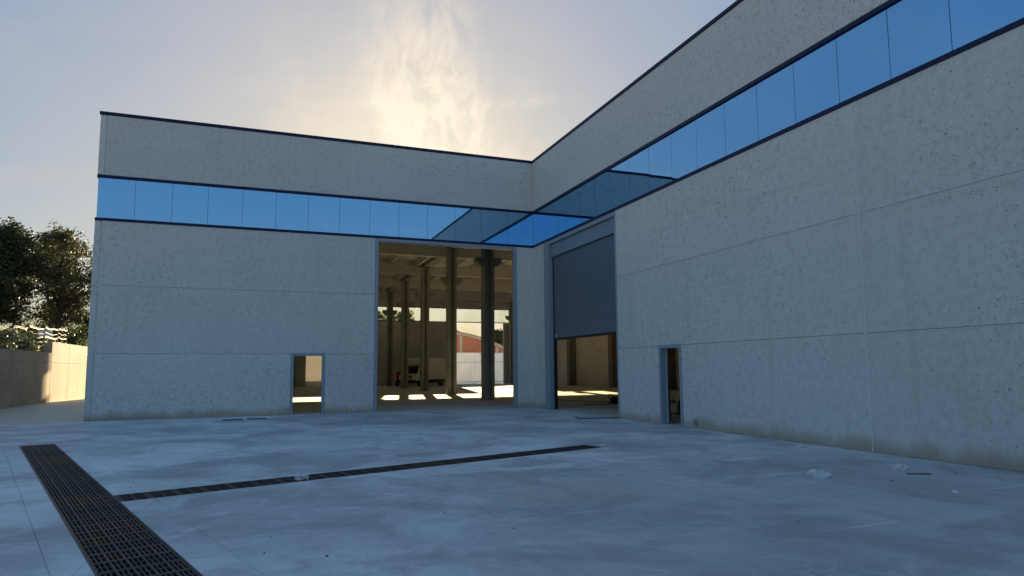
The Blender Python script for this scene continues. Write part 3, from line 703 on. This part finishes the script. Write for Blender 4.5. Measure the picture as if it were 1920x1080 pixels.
# ------------------------------------------------------------------ box truck parked inside
def truck():
    th = math.atan2(-.64, -.77)
    t = empty('box_truck', (2.75, 36.2, 0), th, label='white box truck parked deep inside the hall between the columns', cat='truck')   # local +x forward, origin under the front axle
    hw = .98
    cab = MB(); pr = [(-1.1, .55), (.78, .55), (.85, .80), (.80, 1.12), (.52, 1.22), (.10, 1.98), (-.15, 2.08), (-1.1, 2.08)]
    cab.prism(pr, lambda u, v: (u, -hw, v), lambda u, v: (u, hw, v)); cab.build('cab', MTRUCK, t, bevel=.05, seg=2)
    ws = MB(); ws.prism([(.535, 1.23), (.145, 1.93), (.155, 1.945), (.555, 1.245)], lambda u, v: (u, -hw+.10, v), lambda u, v: (u, hw-.10, v)); ws.build('windscreen', MTG, t)
    for s in (-1, 1):
        sw = MB(); sw.prism([(.30, 1.27), (.02, 1.88), (-.78, 1.90), (-.80, 1.27)], lambda u, v: (u, s*(hw+.002), v), lambda u, v: (u, s*(hw+.012), v)); sw.build('side_window', MTG, t)
        MB().box(.805, .87, s*.86-.13, s*.86+.13, .78, .98).build('headlight', MLAMP, t, bevel=.02)
        m_ = MB(); m_.box(.22, .30, s*(hw+.20)-.10, s*(hw+.20)+.10, 1.32, 1.66); mo = m_.build('mirror', MBLK, t, bevel=.02)
        MB().tube([(.26, s*hw, 1.3), (.26, s*(hw+.2), 1.42)], .018, 5).build('mirror_arm', MBLK, mo)
        for ax in (0, -3.35):
            wl = MB().tube([(ax, s*(hw-.24), .34), (ax, s*(hw-.22), .34), (ax, s*(hw-.02), .34), (ax, s*hw, .34)], [.30, .34, .34, .30], 20).build('wheel', MBLK, t)
            MB().tube([(ax, s*(hw-.0), .34), (ax, s*(hw+.008), .34)], .19, 14).build('rim', MGAL, wl)
    MB().box(.72, .92, -hw+.02, hw-.02, .34, .64).build('bumper', MBLK, t, bevel=.03)
    MB().box(.84, .872, -.55, .55, .80, 1.0).build('grille', MBLK, t, bevel=.01)
    MB().box(.873, .885, .10, .36, .86, .98).build('badge', MRED, t)
    MB().box(-4.6, -.3, -.42, .42, .40, .62).build('chassis', MBLK, t)
    MB().box(-2.6, -1.25, hw-.08, hw-.03, .36, .70).box(-2.6, -1.25, -hw+.03, -hw+.08, .36, .70).build('side_skirt', MBLK, t)
    bx = MB().box(-4.7, -1.13, -1.06, 1.06, .66, 2.72).build('cargo_box', MTRUCK, t, bevel=.02)
    MB().prism([(-1.128, 2.10), (.02, 2.10), (.12, 2.22), (.05, 2.55), (-.25, 2.72), (-1.128, 2.72)], lambda u, v: (u, -1.04, v), lambda u, v: (u, 1.04, v)).build('over_cab_box', MTRUCK, t, bevel=.03)
    MB().box(-4.71, -4.69, -.95, .95, .75, 2.62).build('rear_door', MTRUCK, t)
truck()
rp = empty('red_barrier', (1.95, 38.6, 0), .5, label='small red panel standing at the front of the parked box truck', cat='panel')
MB().box(-.35, .35, -.03, .03, .55, 1.45).build('panel', MRED, rp, bevel=.01); MB().box(-.3, -.25, -.25, .25, 0, .55).box(.25, .3, -.25, .25, 0, .55).build('stand', MDRK, rp)

# ------------------------------------------------------------------ small things on the ground
pt = empty('plate_compactor', (4.45, 1.15, .004), .4, label='small black motor tool standing on the hall floor inside the shutter doorway', cat='power tool')
MB().box(-.30, .26, -.18, .18, .0, .06).build('base_plate', MDRK, pt, bevel=.015)
MB().box(-.18, .16, -.14, .14, .061, .24).build('motor', MBLK, pt, bevel=.03, seg=2)
MB().tube([(.0, -.1, .20), (.0, .1, .20)], .11, 12).build('drum', MBLK, pt)
MB().tube([(-.16, -.13, .1), (-.36, -.13, .42), (-.36, .13, .42), (-.16, .13, .1)], .014, 6).build('handle', MBLK, pt)
def cable(name, pts, r, label, m=MBLK, sub=6):
    P = [Vector(p) for p in pts]; out = []
    for i in range(len(P)-1):
        a = P[max(i-1, 0)]; b = P[i]; c = P[i+1]; d = P[min(i+2, len(P)-1)]
        for k in range(sub):
            t = k/sub; out.append(.5*((2*b)+(c-a)*t+(2*a-5*b+4*c-d)*t*t+(3*b-a-3*c+d)*t**3))
    out.append(P[-1]); o = MB().tube(out, r, 6).build(name, m, None, smooth=True); tag(o, label, 'cable'); return o
cable('cable', [(1.9, 9.0, .02), (3.2, 6.2, .02), (3.7, 4.0, .02), (4.0, 2.6, .02), (4.35, 1.45, .05)], .016, 'thin black cable running across the hall floor to the motor tool')
cable('cable', [(2.7, .75, .02), (3.3, .30, .02), (4.0, .35, .02), (4.4, .0, .02), (4.9, .1, .02)], .022, 'short black cable lying in front of the motor tool')
cable('cable', [(-.95, -5.75, .012), (-1.12, -6.0, .012), (-1.16, -6.45, .012), (-.70, -6.50, .012), (.02, -6.62, .012), (.4, -6.6, .016)], .014, 'thin black cable on the yard at the right jamb of the shutter doorway')
# forklift just inside the small doorway
fk = empty('forklift', (2.4, -8.3, .004), radians(95), label='dark forklift standing just inside the small right doorway', cat='forklift')
MB().box(-.75, .75, -.45, .45, .28, .78).build('body', MBLK, fk, bevel=.05, seg=2); MB().box(-.95, -.45, -.46, .46, .30, 1.02).build('counterweight', MDRK, fk, bevel=.10, seg=2)
for ax, rr in ((.55, .32), (-.62, .26)):
    for s in (-1, 1):
        wl = MB().tube([(ax, s*.40, rr), (ax, s*.43, rr), (ax, s*.60, rr), (ax, s*.63, rr)], [rr*.86, rr, rr, rr*.86], 20).build('wheel', MBLK, fk); MB().tube([(ax, s*.62, rr), (ax, s*.64, rr)], rr*.5, 12).build('rim', MDRK, wl)
MB().box(-.40, .10, -.24, .24, .781, .90).box(-.48, -.38, -.24, .24, .9, 1.30).build('seat', MBLK, fk, bevel=.02)
for s in (-1, 1):
    MB().tube([(.50, s*.42, .75), (.36, s*.42, 1.95)], .03, 6).build('guard_post', MBLK, fk); MB().tube([(-.62, s*.42, 1.0), (-.50, s*.42, 1.95)], .03, 6).build('guard_post', MBLK, fk)
    MB().box(.80, .90, s*.28-.05, s*.28+.05, .08, 1.98).build('mast_rail', MDRK, fk); MB().box(.92, 1.90, s*.22-.05, s*.22+.05, .06, .10).build('fork', MDRK, fk)
MB().box(-.55, .42, -.46, .46, 1.95, 1.99).build('guard_roof', MDRK, fk)
MB().tube([(.30, 0, .8), (.18, 0, 1.12)], .02, 6).build('steering_column', MBLK, fk)
pl = empty('pallet', (6.3, .2, .004), radians(-40), label='low dark wooden pallet on the hall floor seen through the small right doorway', cat='pallet')
for k in range(5): MB().box(-.6, .6, -.4+k*.175, -.4+k*.175+.1, .10, .122).build('board', MWOOD, pl)
for y in (-.35, 0, .35): MB().box(-.6, .6, y-.05, y+.05, .0, .099).build('bearer', MWOOD, pl)

def crumple(name, loc, size, seed, label, m=MFILM, cat='plastic bag', group=None, subdiv=4, amp=.42, rz=0):
    bm = bmesh.new(); bmesh.ops.create_icosphere(bm, subdivisions=subdiv, radius=1)
    for v in bm.verts:
        p = v.co*1.5+Vector((seed*7.1, seed*3.3, 0)); d = noise.noise(p)*.55+abs(noise.noise(p*2.4))*.4-.1
        v.co *= 1+amp*d*1.6
        v.co = Vector((v.co.x*size[0], v.co.y*size[1], max(-size[2]*.35, v.co.z*size[2])))
    zmin = min(v.co.z for v in bm.verts)
    for v in bm.verts: v.co.z -= zmin
    me = bpy.data.meshes.new(name); bm.to_mesh(me); bm.free(); me.materials.append(m)
    o = link(name, me); o.location = loc; o.rotation_euler = (0, 0, rz); tag(o, label, cat, group); return o
GB = 'clear plastic litter on the yard'
crumple('plastic_bag', (-9.99, -14.86, .0), (0.092, 0.072, 0.080), 1, 'crumpled clear plastic bag lying on the narrow drain', group=GB)
crumple('plastic_bag', (-3.05, -17.68, .0), (0.160, 0.072, 0.080), 2, 'crumpled pale plastic bag on the yard, the largest of the scraps near the right wall', group=GB, rz=-.6)
crumple('plastic_bag', (-1.42, -17.68, .0), (0.120, 0.096, 0.064), 3, 'flat scrap of clear plastic close to the right wall beside a wood offcut', group=GB)
crumple('plastic_bag', (-.52, -14.8, .0), (0.176, 0.080, 0.032), 4, 'flattened white plastic scrap against the foot of the right wall', group=GB, rz=1.2)
crumple('plastic_bag', (-4.05, -13.05, .0), (.10, .05, .035), 5, 'tiny plastic scrap just past the right end of the narrow drain', group=GB)
wo = MB(); wo.box(-.17, .0, -.02, .02, .0, .016); wo.box(.001, .16, -.018, .022, .004, .02, Matrix.Rotation(radians(-3), 4, 'Z'))
o = wo.build('wood_offcut', MWOOD, None, bevel=.004); o.location = (-1.55, -18.08, .001); o.rotation_euler = (0, 0, -.5); tag(o, 'thin brown wood offcut beside the clear plastic scrap', 'wood scrap')
o = crumple('stone', (-2.48, -19.26, .0), (.035, .03, .03), 7, 'small white pebble alone on the yard at the lower right', MLAMP, 'stone', subdiv=2)
gr = MB(); rg = random.Random(4)
for k in range(90):
    x, y = rg.uniform(-15, -.6), rg.uniform(-20.5, -1.5); s = rg.choice((.005, .006, .008, .011)); a = rg.uniform(0, 3)
    if inside_drain(Vector((x, y))): continue
    gr.box(-s, s, -s*.7, s*.7, 0, s*.8, Matrix.Translation((x, y, .001)) @ Matrix.Rotation(a, 4, 'Z'))
tag(gr.build('grit', MDRK), 'loose dark grit scattered over the concrete yard', 'grit', kind='stuff')
